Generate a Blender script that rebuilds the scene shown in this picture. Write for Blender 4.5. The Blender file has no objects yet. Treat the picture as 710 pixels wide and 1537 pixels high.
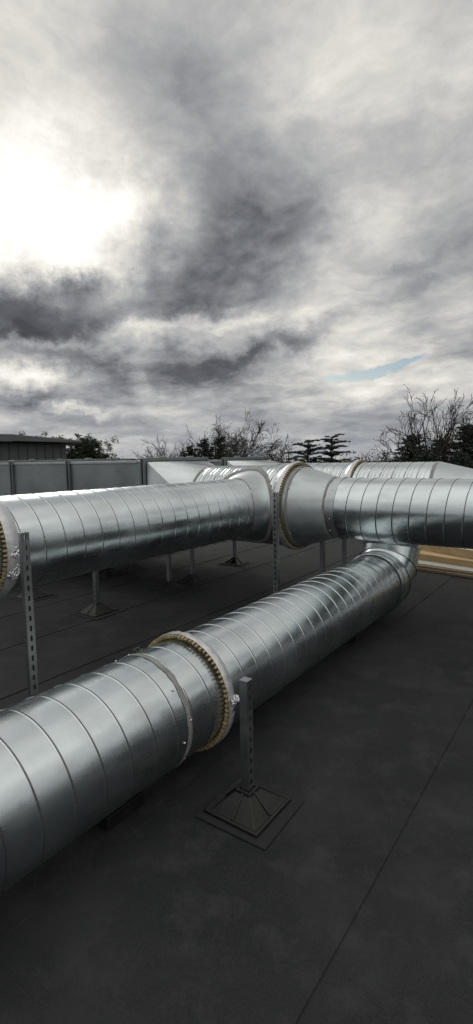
import bpy, bmesh, math, random
from math import sin, cos, pi, radians, atan2, sqrt
from mathutils import Vector, Matrix, noise

S = bpy.context.scene
COL = S.collection
V3 = Vector

# ------------------------------------------------------------------ camera
H = 1.6
PITCH, ROLL, HEAD = radians(6.05), radians(-1.0), radians(36.0)
F0 = V3((-sin(HEAD), cos(HEAD), 0)); R0 = V3((cos(HEAD), sin(HEAD), 0)); UZ = V3((0, 0, 1))
FW = F0 * cos(PITCH) - UZ * sin(PITCH)
UP = F0 * sin(PITCH) + UZ * cos(PITCH)
RT = R0 * cos(ROLL) + UP * sin(ROLL)
UP = UP * cos(ROLL) - R0 * sin(ROLL)
cam = bpy.data.cameras.new('camera')
cam.sensor_fit = 'VERTICAL'; cam.sensor_height = 36.0
cam.lens = 766.0 / 1537.0 * 36.0
cam.clip_start = 0.05; cam.clip_end = 3000
co = bpy.data.objects.new('camera', cam); COL.objects.link(co)
M = Matrix.Identity(4)
for i in range(3):
    M[i][0] = RT[i]; M[i][1] = UP[i]; M[i][2] = -FW[i]
M.translation = V3((0, 0, H))
co.matrix_world = M
S.camera = co

def world_dir(px, py):
    """direction in the world of a bearing measured on the photograph"""
    d = RT * ((px - 355) / 766.0) - UP * ((py - 768.5) / 766.0) + FW
    return d.normalized()

def bearing(px, py):
    d = world_dir(px, py)
    return atan2(d.x, d.y), math.asin(d.z)      # azimuth from +Y, elevation

# ------------------------------------------------------------------ exposure
S.view_settings.view_transform = 'Standard'
S.view_settings.look = 'None'
S.view_settings.exposure = 0.0
S.view_settings.gamma = 1.0
S.view_settings.use_curve_mapping = False
S.render.engine = 'CYCLES'
S.cycles.max_bounces = 6
S.cycles.use_denoising = True

# ------------------------------------------------------------------ node helper
class NT:
    def __init__(self, tree):
        self.t = tree; self.n = tree.nodes; self.l = tree.links
    def node(self, typ, **kw):
        nd = self.n.new(typ)
        for k, v in kw.items(): setattr(nd, k, v)
        return nd
    def put(self, sock, v):
        if v is None: return
        if isinstance(v, bpy.types.NodeSocket): self.l.new(v, sock)
        else: sock.default_value = v
    def math(self, op, a, b=None, c=None, clamp=False):
        nd = self.node('ShaderNodeMath', operation=op); nd.use_clamp = clamp
        self.put(nd.inputs[0], a); self.put(nd.inputs[1], b)
        if c is not None: self.put(nd.inputs[2], c)
        return nd.outputs[0]
    def noise(self, vec, scale, detail=4, rough=.5, dist=0.0, out=0):
        nd = self.node('ShaderNodeTexNoise')
        self.put(nd.inputs['Vector'], vec); self.put(nd.inputs['Scale'], scale)
        nd.inputs['Detail'].default_value = detail; nd.inputs['Roughness'].default_value = rough
        nd.inputs['Distortion'].default_value = dist
        return nd.outputs[out]
    def ramp(self, fac, stops, mode='LINEAR'):
        nd = self.node('ShaderNodeValToRGB'); nd.color_ramp.interpolation = mode
        e = nd.color_ramp.elements
        while len(e) < len(stops): e.new(.5)
        for i, (p, c) in enumerate(stops):
            e[i].position = p; e[i].color = (*c, 1) if len(c) == 3 else c
        self.put(nd.inputs[0], fac)
        return nd.outputs[0]
    def mix(self, fac, a, b, blend='MIX'):
        nd = self.node('ShaderNodeMix', data_type='RGBA', blend_type=blend)
        self.put(nd.inputs[0], fac); self.put(nd.inputs[6], a); self.put(nd.inputs[7], b)
        return nd.outputs[2]
    def maprange(self, v, a, b, c, d):
        nd = self.node('ShaderNodeMapRange')
        for i, x in enumerate((v, a, b, c, d)): self.put(nd.inputs[i], x)
        return nd.outputs[0]

# ------------------------------------------------------------------ sky
SUN_AZ, SUN_EL = bearing(70, 300)
W = bpy.data.worlds.new('World'); S.world = W; W.use_nodes = True
n = NT(W.node_tree)
for x in list(n.n): n.n.remove(x)
tc = n.node('ShaderNodeTexCoord').outputs['Generated']
sep = n.node('ShaderNodeSeparateXYZ'); n.put(sep.inputs[0], tc)
X, Y, Z = sep.outputs
az0 = n.math('ARCTAN2', X, Y)
el0 = n.math('ARCSINE', Z)
zz = n.math('ADD', n.math('MAXIMUM', Z, 0.0), 0.20)
comb = n.node('ShaderNodeCombineXYZ')
n.put(comb.inputs[0], n.math('DIVIDE', X, zz)); n.put(comb.inputs[1], n.math('DIVIDE', Y, zz))
plane = comb.outputs[0]
# the cloud deck seen in perspective: broad masses, then ragged detail
warp = n.node('ShaderNodeVectorMath', operation='SCALE')
wn = n.noise(plane, 1.1, 4, .55, 0, 1)
sub = n.node('ShaderNodeVectorMath', operation='SUBTRACT'); n.put(sub.inputs[0], wn); sub.inputs[1].default_value = (.5, .5, .5)
n.put(warp.inputs[0], sub.outputs[0]); warp.inputs['Scale'].default_value = .45
addv = n.node('ShaderNodeVectorMath', operation='ADD'); n.put(addv.inputs[0], plane); n.put(addv.inputs[1], warp.outputs[0])
pw = addv.outputs[0]
n1 = n.noise(pw, 1.25, 9, .58)
n2 = n.noise(pw, 2.7, 10, .61)
wsep = n.node('ShaderNodeSeparateXYZ'); n.put(wsep.inputs[0], n.noise(tc, 8.0, 8, .66, 0, 1))
az = n.math('ADD', az0, n.math('MULTIPLY', n.math('SUBTRACT', wsep.outputs[0], .5), .20))
el = n.math('ADD', el0, n.math('MULTIPLY', n.math('SUBTRACT', wsep.outputs[1], .5), .13))
# (bearing, half width, half height, slant, weight) of the large cloud masses
CLOUDS = [
    (20, 340, 120, 50, 0, .36), (70, 300, 130, 45, 0, .14), (150, 330, 70, 36, 0, .16), (200, 300, 50, 30, 0, .15), (110, 395, 60, 22, 0, .25),
    (40, 455, 80, 34, .06, -.50), (115, 425, 36, 17, 0, -.30), (150, 470, 40, 16, 0, -.20), (70, 490, 60, 14, 0, -.2), (125, 530, 100, 20, .12, -.32),
    (255, 450, 75, 36, -.1, -.28), (330, 345, 120, 40, -.1, -.24), (400, 410, 60, 55, 0, -.16), (460, 350, 40, 40, 0, -.08),
    (410, 518, 80, 13, -.30, -.30), (290, 555, 95, 26, 0, -.28), (350, 585, 110, 20, 0, -.12), (330, 420, 50, 20, 0, -.1),
    (60, 597, 60, 12, 0, -.30), (20, 640, 120, 16, 0, -.08), (150, 640, 90, 16, 0, -.10), (170, 575, 30, 14, 0, -.12),
    (320, 487, 85, 9, -.1, .26), (50, 512, 80, 8, 0, .20), (40, 562, 60, 12, 0, .24), (110, 620, 50, 7, 0, .24), (230, 500, 60, 12, .1, .14),
    (213, 555, 18, 26, 0, .18), (500, 400, 90, 45, 0, .04), (670, 480, 50, 26, 0, -.08), (590, 330, 110, 30, 0, .06),
    (520, 480, 70, 24, 0, .10), (560, 580, 110, 16, 0, .12), (640, 560, 60, 30, 0, .10), (520, 540, 60, 12, 0, .10),
    (620, 430, 90, 10, -.3, -.10), (640, 395, 60, 8, -.3, -.08), (450, 620, 130, 16, 0, -.08), (600, 640, 140, 24, 0, -.10),
    (60, 240, 130, 50, 0, .12), (420, 230, 160, 40, 0, -.10), (150, 90, 160, 50, 0, -.16), (560, 130, 140, 50, 0, .06),
]
acc = None
for (px, py, sx, sy, slant, wgt) in CLOUDS:
    a, e = bearing(px, py)
    da = n.math('MULTIPLY', n.math('SUBTRACT', az, a), cos(e))
    de = n.math('SUBTRACT', el, e)
    if slant:
        de = n.math('ADD', de, n.math('MULTIPLY', da, slant))
    u = n.math('MULTIPLY', da, 766.0 / sx); v = n.math('MULTIPLY', de, 766.0 / sy)
    r2 = n.math('ADD', n.math('MULTIPLY', u, u), n.math('MULTIPLY', v, v))
    g = n.math('MULTIPLY', n.math('EXPONENT', n.math('MULTIPLY', r2, -.8)), wgt)
    acc = g if acc is None else n.math('ADD', acc, g)
val = n.math('ADD', acc, n.math('MULTIPLY', n.math('SUBTRACT', n1, .5), .66))
val = n.math('ADD', val, n.math('MULTIPLY', n.math('SUBTRACT', n2, .5), .86))
val = n.math('ADD', n.math('MULTIPLY', val, 1.12), .61)
# thinner, brighter cloud away from the dark bank in the south-west (behind the camera and overhead)
fwdc = n.node('ShaderNodeVectorMath', operation='DOT_PRODUCT'); n.put(fwdc.inputs[0], tc); fwdc.inputs[1].default_value = tuple(FW)
away = n.maprange(fwdc.outputs['Value'], .62, -.2, 0.0, 1.0)
val = n.math('ADD', val, n.math('MULTIPLY', away, n.maprange(Z, .10, .75, -.10, .36)))
cloud = n.ramp(val, [(0.0, (.070, .074, .083)), (.18, (.130, .137, .151)), (.38, (.285, .294, .312)), (.58, (.49, .49, .485)),
                     (.80, (.80, .772, .710)), (1.0, (1.08, 1.06, 1.0))])
# low air near the horizon: flatter and bluer
hz = n.maprange(el0, 0.0, .16, 1.0, 0.0)
cloud = n.mix(n.math('MULTIPLY', away, .30), cloud, (.92, .98, 1.0, 1), 'MULTIPLY')
cloud = n.mix(n.math('MULTIPLY', n.math('POWER', hz, 1.4, clamp=True), .55), cloud, (.33, .355, .40, 1))
sky = n.node('ShaderNodeTexSky', sky_type='NISHITA')
sky.sun_disc = False; sky.sun_elevation = SUN_EL; sky.sun_rotation = SUN_AZ
skyc = n.node('ShaderNodeVectorMath', operation='SCALE'); n.put(skyc.inputs[0], sky.outputs[0]); skyc.inputs['Scale'].default_value = 1.0
# the small blue gap
gap = None
for (px, py, sx, sy, slant) in ((525, 563, 50, 5.5, -.10), (588, 552, 38, 5, -.20), (620, 398, 40, 5, -.5)):
    a, e = bearing(px, py)
    da = n.math('SUBTRACT', n.math('ADD', az0, n.math('MULTIPLY', n.math('SUBTRACT', wsep.outputs[2], .5), .10)), a)
    de = n.math('ADD', n.math('SUBTRACT', n.math('ADD', el0, n.math('MULTIPLY', n.math('SUBTRACT', wsep.outputs[0], .5), .05)), e), n.math('MULTIPLY', da, slant))
    u = n.math('MULTIPLY', da, 766.0 / sx); v = n.math('MULTIPLY', de, 766.0 / sy)
    g = n.math('EXPONENT', n.math('MULTIPLY', n.math('ADD', n.math('MULTIPLY', u, u), n.math('MULTIPLY', v, v)), -1.0))
    if py < 500: g = n.math('MULTIPLY', g, .3)
    gap = g if gap is None else n.math('ADD', gap, g)
n3 = n.noise(tc, 26.0, 5, .6)
gap = n.math('MULTIPLY', gap, n.maprange(n3, .38, .56, .40, 1.4))
gap = n.math('MULTIPLY', n.maprange(n.math('MULTIPLY', gap, n.maprange(n2, .36, .56, .55, 1.35)), .2, .8, 0.0, 1.0), .85)
bg1 = n.node('ShaderNodeBackground'); n.put(bg1.inputs[0], cloud); bg1.inputs[1].default_value = 1.0
bg2 = n.node('ShaderNodeBackground'); hs = n.node('ShaderNodeHueSaturation'); hs.inputs['Saturation'].default_value = 1.5; n.put(hs.inputs['Color'], sky.outputs[0]); n.put(bg2.inputs[0], hs.outputs[0]); bg2.inputs[1].default_value = 0.07
ms = n.node('ShaderNodeMixShader'); n.put(ms.inputs[0], gap); n.l.new(bg1.outputs[0], ms.inputs[1]); n.l.new(bg2.outputs[0], ms.inputs[2])
out = n.node('ShaderNodeOutputWorld'); n.l.new(ms.outputs[0], out.inputs[0])
W.cycles.sampling_method = 'MANUAL'; W.cycles.sample_map_resolution = 1024

sd = V3((sin(SUN_AZ) * cos(SUN_EL), cos(SUN_AZ) * cos(SUN_EL), sin(SUN_EL)))
sun = bpy.data.lights.new('sun', 'SUN'); sun.energy = 0.6; sun.angle = radians(14); sun.color = (1, .96, .9)
so = bpy.data.objects.new('sun', sun); COL.objects.link(so)
so.rotation_euler = (-sd).to_track_quat('-Z', 'Y').to_euler(); so.location = (0, 0, 30)

# ------------------------------------------------------------------ materials
def new_mat(name):
    m = bpy.data.materials.new(name); m.use_nodes = True
    t = NT(m.node_tree)
    b = t.n['Principled BSDF']
    return m, t, b

def objcoord(t):
    return t.node('ShaderNodeTexCoord').outputs['Object']

def bump(t, b, h, strength, dist=.01):
    nd = t.node('ShaderNodeBump'); nd.inputs['Strength'].default_value = strength; nd.inputs['Distance'].default_value = dist
    t.put(nd.inputs['Height'], h); t.l.new(nd.outputs[0], b.inputs['Normal'])

def galv(name, base=(.62, .675, .70), rough=.235, spangle=.35, stain=.6, scuff=.5):
    """galvanised sheet: crystalline spangle, cloudy oxide, a few scuffs"""
    m, t, b = new_mat(name)
    c = objcoord(t)
    vor = t.node('ShaderNodeTexVoronoi'); t.put(vor.inputs['Vector'], c); vor.inputs['Scale'].default_value = 130
    vs = t.node('ShaderNodeSeparateColor'); t.put(vs.inputs[0], vor.outputs['Color'])
    cl = t.noise(c, 2.6, 3, .5)
    fine = t.noise(c, 38, 5, .6)
    lo = tuple(x * .86 for x in base); hi = tuple(min(1, x * 1.10) for x in base)
    col = t.ramp(cl, [(.3, lo), (.7, hi)])
    col = t.mix(t.math('MULTIPLY', vs.outputs[0], .10 * spangle), col, (.42, .44, .46, 1))
    # dusty smears and scuff marks
    mp = t.node('ShaderNodeMapping'); t.put(mp.inputs['Vector'], c); mp.inputs['Scale'].default_value = (1, 1, 3.2); mp.inputs['Rotation'].default_value = (.4, .9, .3)
    sm = t.noise(mp.outputs[0], 5.0, 4, .5)
    smear = t.maprange(sm, .52, .74, 0, 1)
    col = t.mix(t.math('MULTIPLY', smear, .35 * stain), col, (.36, .355, .34, 1))
    mp2 = t.node('ShaderNodeMapping'); t.put(mp2.inputs['Vector'], c); mp2.inputs['Scale'].default_value = (9, 2.2, 30); mp2.inputs['Rotation'].default_value = (.2, .5, 1.1)
    sc = t.maprange(t.noise(mp2.outputs[0], 2.4, 3, .5), .73, .77, 0, 1)
    col = t.mix(t.math('MULTIPLY', sc, .5 * scuff), col, (.22, .23, .24, 1))
    t.put(b.inputs['Base Color'], col)
    b.inputs['Metallic'].default_value = 1.0
    rr = t.maprange(cl, .3, .7, rough - .05, rough + .07)
    rr = t.math('ADD', rr, t.math('MULTIPLY', vs.outputs[1], .07 * spangle))
    rr = t.math('ADD', rr, t.math('MULTIPLY', smear, .16 * stain))
    t.put(b.inputs['Roughness'], rr)
    hgt = t.math('ADD', t.math('MULTIPLY', t.noise(c, 5.5, 3, .5), 1.0), t.math('MULTIPLY', fine, .002))
    bump(t, b, hgt, .13, .02)
    return m

def plain(name, base, rough=.6, metal=0.0, var=.2, scale=8.0, bs=.2, bd=.01):
    m, t, b = new_mat(name); c = objcoord(t)
    nz = t.noise(c, scale, 6, .6)
    col = t.ramp(nz, [(.3, tuple(x * (1 - var) for x in base)), (.7, tuple(min(1, x * (1 + var)) for x in base))])
    t.put(b.inputs['Base Color'], col); b.inputs['Metallic'].default_value = metal
    t.put(b.inputs['Roughness'], t.maprange(nz, .3, .7, max(.05, rough - .08), min(1, rough + .08)))
    bump(t, b, t.noise(c, scale * 5, 5, .6), bs, bd)
    return m

GALV = galv('galvanised_spiral_sheet')
GALV_PLAIN = galv('galvanised_plain_sheet', (.50, .54, .56), .43, .6, .8, .3)
GALV_PANEL = galv('galvanised_panel_sheet', (.33, .36, .375), .42, .5, .5, .1)  # tone of the duct body; doubles as painted shade on the transition's sides
GALV_TRANS_LIT = galv('galvanised_transition_lit_sheet', (.60, .64, .66), .26, .4, .6, .2)  # paler copy of the same sheet, light painted onto the transition cone
SEAM = plain('dirty_lock_seam', (.14, .147, .152), .5, .75, .25, 30, .1)
SEALANT = plain('grey_duct_sealant', (.24, .24, .235), .62, 0, .25, 18, .5, .004)
STRUT = galv('strut_channel_zinc', (.31, .32, .33), .42, .8, .6, .2)
FRAME = galv('flange_rail_zinc', (.22, .24, .25), .45, .5, .5, .1)
RUBBER = plain('moulded_black_rubber', (.006, .006, .0065), .50, 0, .4, 14, .3, .003)
MAT = plain('rubber_mat', (.011, .012, .0125), .85, 0, .3, 40, .5, .003)
TAPE = plain('white_foil_tape', (.62, .625, .65), .36, .5, .14, 22, .5, .006)
WOOL = plain('yellow_mineral_wool', (.36, .29, .17), .95, 0, .45, 30, .9, .004)
SCREW = plain('zinc_screw', (.75, .76, .78), .25, 1, .1, 30, .1)

def crumple():
    m, t, b = new_mat('crumpled_foil'); c = objcoord(t)
    b.inputs['Base Color'].default_value = (.66, .67, .69, 1); b.inputs['Metallic'].default_value = 1
    b.inputs['Roughness'].default_value = .22
    v = t.node('ShaderNodeTexVoronoi'); t.put(v.inputs['Vector'], c); v.inputs['Scale'].default_value = 70
    bump(t, b, v.outputs['Distance'], .6, .010)
    return m
FOIL = crumple()

def felt():
    m, t, b = new_mat('mineral_roof_felt'); c = objcoord(t)
    big = t.noise(c, .9, 5, .6); mid = t.noise(c, 5.0, 7, .68); grit = t.noise(c, 160, 3, .7)
    col = t.ramp(big, [(.3, (.012, .013, .014)), (.7, (.026, .0275, .0285))])
    dust = t.maprange(mid, .50, .68, 0, 1)
    col = t.mix(t.math('MULTIPLY', dust, .6), col, (.050, .052, .053, 1))
    pud = t.noise(c, 1.7, 5, .62, .6); edge = t.math('SUBTRACT', 1.0, t.math('MULTIPLY', t.math('ABSOLUTE', t.math('SUBTRACT', pud, .52)), 38.0), clamp=True)
    col = t.mix(t.math('MULTIPLY', t.maprange(pud, .48, .62, 0, 1), .35), col, (.042, .044, .044, 1))
    gg = t.maprange(grit, .35, .7, 0, 1)
    col = t.mix(t.math('MULTIPLY', gg, .45), col, (.045, .048, .050, 1))
    sp = t.maprange(t.noise(c, 46, 2, .5), .80, .83, 0, 1)
    col = t.mix(t.math('MULTIPLY', sp, .7), col, (.30, .29, .27, 1))
    t.put(b.inputs['Base Color'], col); b.inputs['Specular IOR Level'].default_value = .14
    t.put(b.inputs['Roughness'], t.maprange(mid, .3, .7, .74, .9))
    h = t.math('ADD', t.math('MULTIPLY', grit, .25), t.math('MULTIPLY', t.noise(c, 3.5, 4, .5), 1.2))
    bump(t, b, h, .5, .006)
    return m
FELT = felt()
WALLM = plain('brown_brick_wall', (.25, .17, .13), .85, 0, .2, 3)
GRASS = plain('winter_grass', (.05, .07, .03), .95, 0, .35, .12)
CLAD = plain('dark_grey_cladding', (.10, .105, .11), .6, .2, .15, 1.5)
FASCIA = plain('grey_fascia', (.13, .135, .14), .55, .2, .12, 2)
BARK = plain('winter_bark', (.030, .026, .023), .9, 0, .3, 3)
NEEDLE = plain('dark_conifer_needles', (.022, .034, .022), .85, 0, .5, 1.2)
PINE = plain('pine_needles', (.028, .036, .020), .85, 0, .4, 1.2)
SCRUB = plain('winter_scrub', (.050, .048, .040), .95, 0, .4, .3)

def timber(name, base, scale=(1, 14, 14)):
    m, t, b = new_mat(name); c = objcoord(t)
    mp = t.node('ShaderNodeMapping'); t.put(mp.inputs['Vector'], c); mp.inputs['Scale'].default_value = scale
    g = t.noise(mp.outputs[0], 3.0, 7, .65, 1.2)
    big = t.noise(c, 5, 3, .5)
    col = t.ramp(g, [(.3, tuple(x * .7 for x in base)), (.7, tuple(min(1, x * 1.2) for x in base))])
    col = t.mix(t.math('MULTIPLY', t.maprange(big, .5, .75, 0, 1), .4), col, tuple(x * .55 for x in base) + (1,))
    t.put(b.inputs['Base Color'], col); b.inputs['Roughness'].default_value = .75
    bump(t, b, g, .4, .004)
    return m
WOOD_Y = timber('yellow_sawn_timber', (.50, .36, .18))
WOOD_P = timber('pale_sawn_timber', (.52, .40, .25))
WOOD_W = timber('white_faced_board', (.42, .40, .36))
WOOD_B = timber('weathered_plywood', (.27, .20, .14))

# ------------------------------------------------------------------ mesh helpers
class MB:
    def __init__(self):
        self.v = []; self.f = []; self.m = []
    def add(self, verts, faces, mi=0):
        o = len(self.v); self.v += [tuple(p) for p in verts]
        self.f += [tuple(i + o for i in f) for f in faces]; self.m += [mi] * len(faces)
    def box(self, c, s, rot=None, mi=0, bev=0.0):
        hx, hy, hz = s[0] / 2, s[1] / 2, s[2] / 2
        vs = [V3((x, y, z)) for x in (-hx, hx) for y in (-hy, hy) for z in (-hz, hz)]
        if rot is not None: vs = [rot @ p for p in vs]
        c = V3(c); vs = [p + c for p in vs]
        self.add(vs, [(0, 1, 3, 2), (4, 6, 7, 5), (0, 4, 5, 1), (2, 3, 7, 6), (0, 2, 6, 4), (1, 5, 7, 3)], mi)
    def rings(self, rings, closed=True, mi=None, capa=False, capb=False):
        k = len(rings[0]); o = len(self.v)
        for r in rings: self.v += [tuple(p) for p in r]
        for i in range(len(rings) - 1):
            mm = mi[i] if isinstance(mi, (list, tuple)) else (mi or 0)
            for j in range(k if closed else k - 1):
                a = o + i * k + j; b = o + i * k + (j + 1) % k
                self.f.append((a, b, b + k, a + k)); self.m.append(mm)
        if capa: self.f.append(tuple(o + j for j in range(k))[::-1]); self.m.append(0)
        if capb:
            q = o + (len(rings) - 1) * k
            self.f.append(tuple(q + j for j in range(k))); self.m.append(0)
    def build(self, name, mats, parent=None, smooth=False, sharp=None, loc=None, bevel=0.0, solid=0.0):
        me = bpy.data.meshes.new(name); me.from_pydata(self.v, [], self.f)
        if not isinstance(mats, (list, tuple)): mats = [mats]
        for x in mats: me.materials.append(x)
        me.polygons.foreach_set('material_index', self.m)
        if smooth:
            me.polygons.foreach_set('use_smooth', [True] * len(me.polygons))
        me.update()
        if sharp: me.set_sharp_from_angle(angle=radians(sharp))
        o = bpy.data.objects.new(name, me); COL.objects.link(o)
        if loc: o.location = loc
        if parent: o.parent = parent
        if solid:
            md = o.modifiers.new('solid', 'SOLIDIFY'); md.thickness = solid; md.offset = 0
        if bevel:
            md = o.modifiers.new('bevel', 'BEVEL'); md.width = bevel; md.segments = 2; md.limit_method = 'ANGLE'
        return o

def tag(o, label=None, cat=None, group=None, kind=None):
    if label: o['label'] = label
    if cat: o['category'] = cat
    if group: o['group'] = group
    if kind: o['kind'] = kind
    return o

def empty(name, loc, label, cat, group=None, rz=0):
    o = bpy.data.objects.new(name, None); COL.objects.link(o); o.empty_display_size = .2
    o.location = loc; o.rotation_euler = (0, 0, rz)
    return tag(o, label, cat, group)

def frame_of(d):
    d = V3(d).normalized()
    if abs(d.z) > .9: e1 = V3((1, 0, 0))
    else: e1 = UZ.cross(d).normalized()
    return d, e1, d.cross(e1).normalized()

def circle(c, d, r, k=96, wob=0.0):
    d, e1, e2 = frame_of(d); c = V3(c); out = []
    for j in range(k):
        a = 2 * pi * j / k
        p = e1 * cos(a) + e2 * sin(a)
        rr = r
        if wob: rr += wob * noise.noise((c + p * r) * 3.0)
        out.append(c + p * rr)
    return out

def spiral(name, A, d, L, r, parent, loc, pitch=.137, beads=False, k=112, phase=.3, hand=1):
    """lock seam spiral duct: strips of sheet with a raised helical seam"""
    d, e1, e2 = frame_of(d); A = V3(A)
    prof = [(0, 0), (.008, .0030), (.044, .0034), (.052, 0), (.085, .0001), (.25, .0005), (.5, .0007), (.75, .0005), (.93, .0001), (.985, 0)]
    if beads:
        prof = [(0, 0), (.010, .003), (.048, .0032), (.060, 0), (.18, 0), (.30, 0), (.335, .0035), (.37, 0), (.5, 0), (.63, 0), (.665, .0035), (.70, 0), (.82, 0), (.96, 0)]
    mb = MB(); rings = []; mis = []
    i0 = -2; n_ = int(L / pitch) + 3
    for i in range(i0, n_):
        for q, (f, dr) in enumerate(prof):
            ring = []; inside = False
            for j in range(k):
                a = 2 * pi * j / k
                s0 = (i + f + phase + hand * a / (2 * pi)) * pitch
                s = min(max(s0, 0.0), L)
                if 0 <= s0 <= L: inside = True
                p = e1 * cos(a) + e2 * sin(a)
                w = A + d * s
                rr = r + dr + .0012 * noise.noise((w + p * r) * 2.0)
                ring.append(w + p * rr)
            rings.append(ring); mis.append(1 if q in (1, 2) else 0)
    # the helix joins a ring to the next turn: stitch explicitly
    o = 0; npf = len(prof)
    verts = [p for rg in rings for p in rg]
    faces = []; mi = []
    nr = len(rings)
    for i in range(nr - 1):
        for j in range(k):
            a = i * k + j
            if j < k - 1: b = a + 1; c2 = a + 1 + k
            else:
                ib = i + hand * npf
                if ib < 0 or ib + 1 >= nr: continue
                b = ib * k; c2 = b + k
            va, vb, vc, vd = verts[a], verts[b], verts[c2], verts[a + k]
            sa = [(q - A).dot(d) for q in (va, vb, vc, vd)]
            if max(sa) < 1e-6 or min(sa) > L - 1e-6: continue
            faces.append((a, b, c2, a + k)); mi.append(mis[i])
    mb.v = [tuple(p) for p in verts]; mb.f = faces; mb.m = mi
    # drop unused vertices
    used = sorted({x for f in faces for x in f}); mp = {u: ix for ix, u in enumerate(used)}
    mb.v = [mb.v[u] for u in used]; mb.f = [tuple(mp[x] for x in f) for f in faces]
    ob = mb.build(name, [GALV, SEAM], parent, True)
    return ob

def turned(name, c, d, profile, mats, parent, k=96, closed=False, mi=None, wob=0.0, sharp=35):
    """lathe: profile is a list of (distance along d, radius)"""
    mb = MB(); dd = V3(d).normalized()
    rg = [circle(V3(c) + dd * s, dd, r, k, wob) for s, r in profile]
    if closed: rg.append(rg[0])
    mb.rings(rg, True, mi)
    return mb.build(name, mats, parent, True, sharp)

def screw(parent, p, nrm, r=.006):
    mb = MB(); nrm = V3(nrm).normalized(); p = V3(p)
    mb.rings([circle(p, nrm, r, 10), circle(p + nrm * .003, nrm, r * .9, 10), circle(p + nrm * .005, nrm, r * .4, 10)], True, 0, False, True)
    return mb.build('screw', SCREW, parent, True)

def screws(parent, c, d, r, angs, off=(0,)):
    dd, e1, e2 = frame_of(d); c = V3(c)
    for i, a in enumerate(angs):
        nr = e1 * cos(a) + e2 * sin(a)
        screw(parent, c + dd * off[i % len(off)] + nr * r, nr)

def sealant_band(c, d, r, w, parent, name='sealant_band', seed=0, k=140):
    """brushed-on sealant: ragged edges, uneven thickness"""
    dd, e1, e2 = frame_of(d); c = V3(c); rows = []
    for s, h in ((-.5, -.0010), (-.42, .0008), (0, .0018), (.42, .0008), (.5, -.0010)):
        ring = []
        for j in range(k):
            a = 2 * pi * j / k; nr = e1 * cos(a) + e2 * sin(a)
            q = noise.noise(nr * 5 + V3((seed, s * 2, 0))); q2 = noise.noise(nr * 17 + V3((seed * 3, s * 5, 1)))
            ring.append(c + nr * (r + h + .001 * q2 + .0018) + dd * (s * w * (1 + .35 * q + .15 * q2) + .08 * w * noise.noise(nr * 3 + V3((seed, 9, 0)))))
        rows.append(ring)
    mb = MB(); mb.rings(rows); return mb.build(name, SEALANT, parent, True)

def flange(parent, c, d, r, teeth, seed=0, lip=.050, wid=.105):
    """insulated flange joint: foil taped collar, toothed mineral wool on the side d points to"""
    dd, e1, e2 = frame_of(d); c = V3(c); k = 168
    rnd = random.Random(seed)
    prof = [(-wid, .004), (-wid + .004, .007), (-wid * .72, .016), (-wid * .58, lip * .96), (-wid * .3, lip * 1.04), (-.006, lip), (-.003, lip * .97), (-.008, lip * .92), (-.020, lip * .90), (-.024, .002)]; dark_from = 8
    rows = []
    for i, (s, h) in enumerate(prof):
        ring = []
        for j in range(k):
            a = 2 * pi * j / k; nr = e1 * cos(a) + e2 * sin(a)
            q = noise.noise(nr * 9 + V3((seed, i * .7, 0))); q2 = noise.noise(nr * 26 + V3((seed, i * 2.1, 3)))
            amp = .0045 if 1 < i < 6 else .0015
            ring.append(c + nr * (r + h + amp * q + amp * .7 * q2) + dd * (s + (.006 * q if i < 3 else .002 * q2)))
        rows.append(ring)
    mb = MB(); mb.rings(rows, True, [0] * 7 + [1, 1])
    col = mb.build('flange_collar', [TAPE, WOOL], parent, True, 60)
    # toothed wool: wedge blocks standing out of the joint
    mb = MB()
    for t in range(teeth):
        pass
        a0 = 2 * pi * (t + .18) / teeth; a1 = 2 * pi * (t + .82) / teeth
        am = (a0 + a1) / 2 + rnd.uniform(-.12, .12) * (a1 - a0)
        out = rnd.uniform(.012, .020); ro = r + lip * .95; ri = r + .003 + rnd.uniform(0, .005)
        def P(a, rr, s): return c + (e1 * cos(a) + e2 * sin(a)) * rr + dd * s
        # a pyramid-like wedge, narrow at the inner edge
        vs = [P(a0, ro, -.012), P(a1, ro, -.012), P(a1 - .3 * (a1 - am), ri, -.012), P(a0 + .3 * (am - a0), ri, -.012),
              P(am - (am - a0) * .62, ro - .004, out), P(am + (a1 - am) * .62, ro - .004, out), P(am, ri + .004, out * .55)]
        mb.add(vs, [(0, 1, 5, 4), (1, 2, 6, 5), (2, 3, 6), (3, 0, 4, 6), (4, 5, 6)])
    mb.build('wool_edging', WOOL, col)
    return col

def foil_lump(parent, p, s=(.05, .05, .06), seed=0):
    bm = bmesh.new(); bmesh.ops.create_icosphere(bm, subdivisions=4, radius=1)
    for v in bm.verts:
        q = 1 + .45 * noise.noise(v.co * 2.2 + V3((seed, 0, 0))) + .28 * noise.noise(v.co * 6 + V3((0, seed, 0)))
        v.co = V3((v.co.x * s[0], v.co.y * s[1], v.co.z * s[2])) * q + V3(p)
    me = bpy.data.meshes.new('foil_wrap'); bm.to_mesh(me); bm.free(); me.materials.append(FOIL)
    o = bpy.data.objects.new('foil_wrap', me); COL.objects.link(o); o.parent = parent
    return o

# ------------------------------------------------------------------ setting
mb = MB(); g = 900
mb.add([(-g, -g, 0), (g, -g, 0), (g, g, 0), (-g, g, 0)], [(0, 1, 2, 3)])
tag(mb.build('ground', GRASS, loc=(0, 0, -8)), kind='structure')

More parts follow.
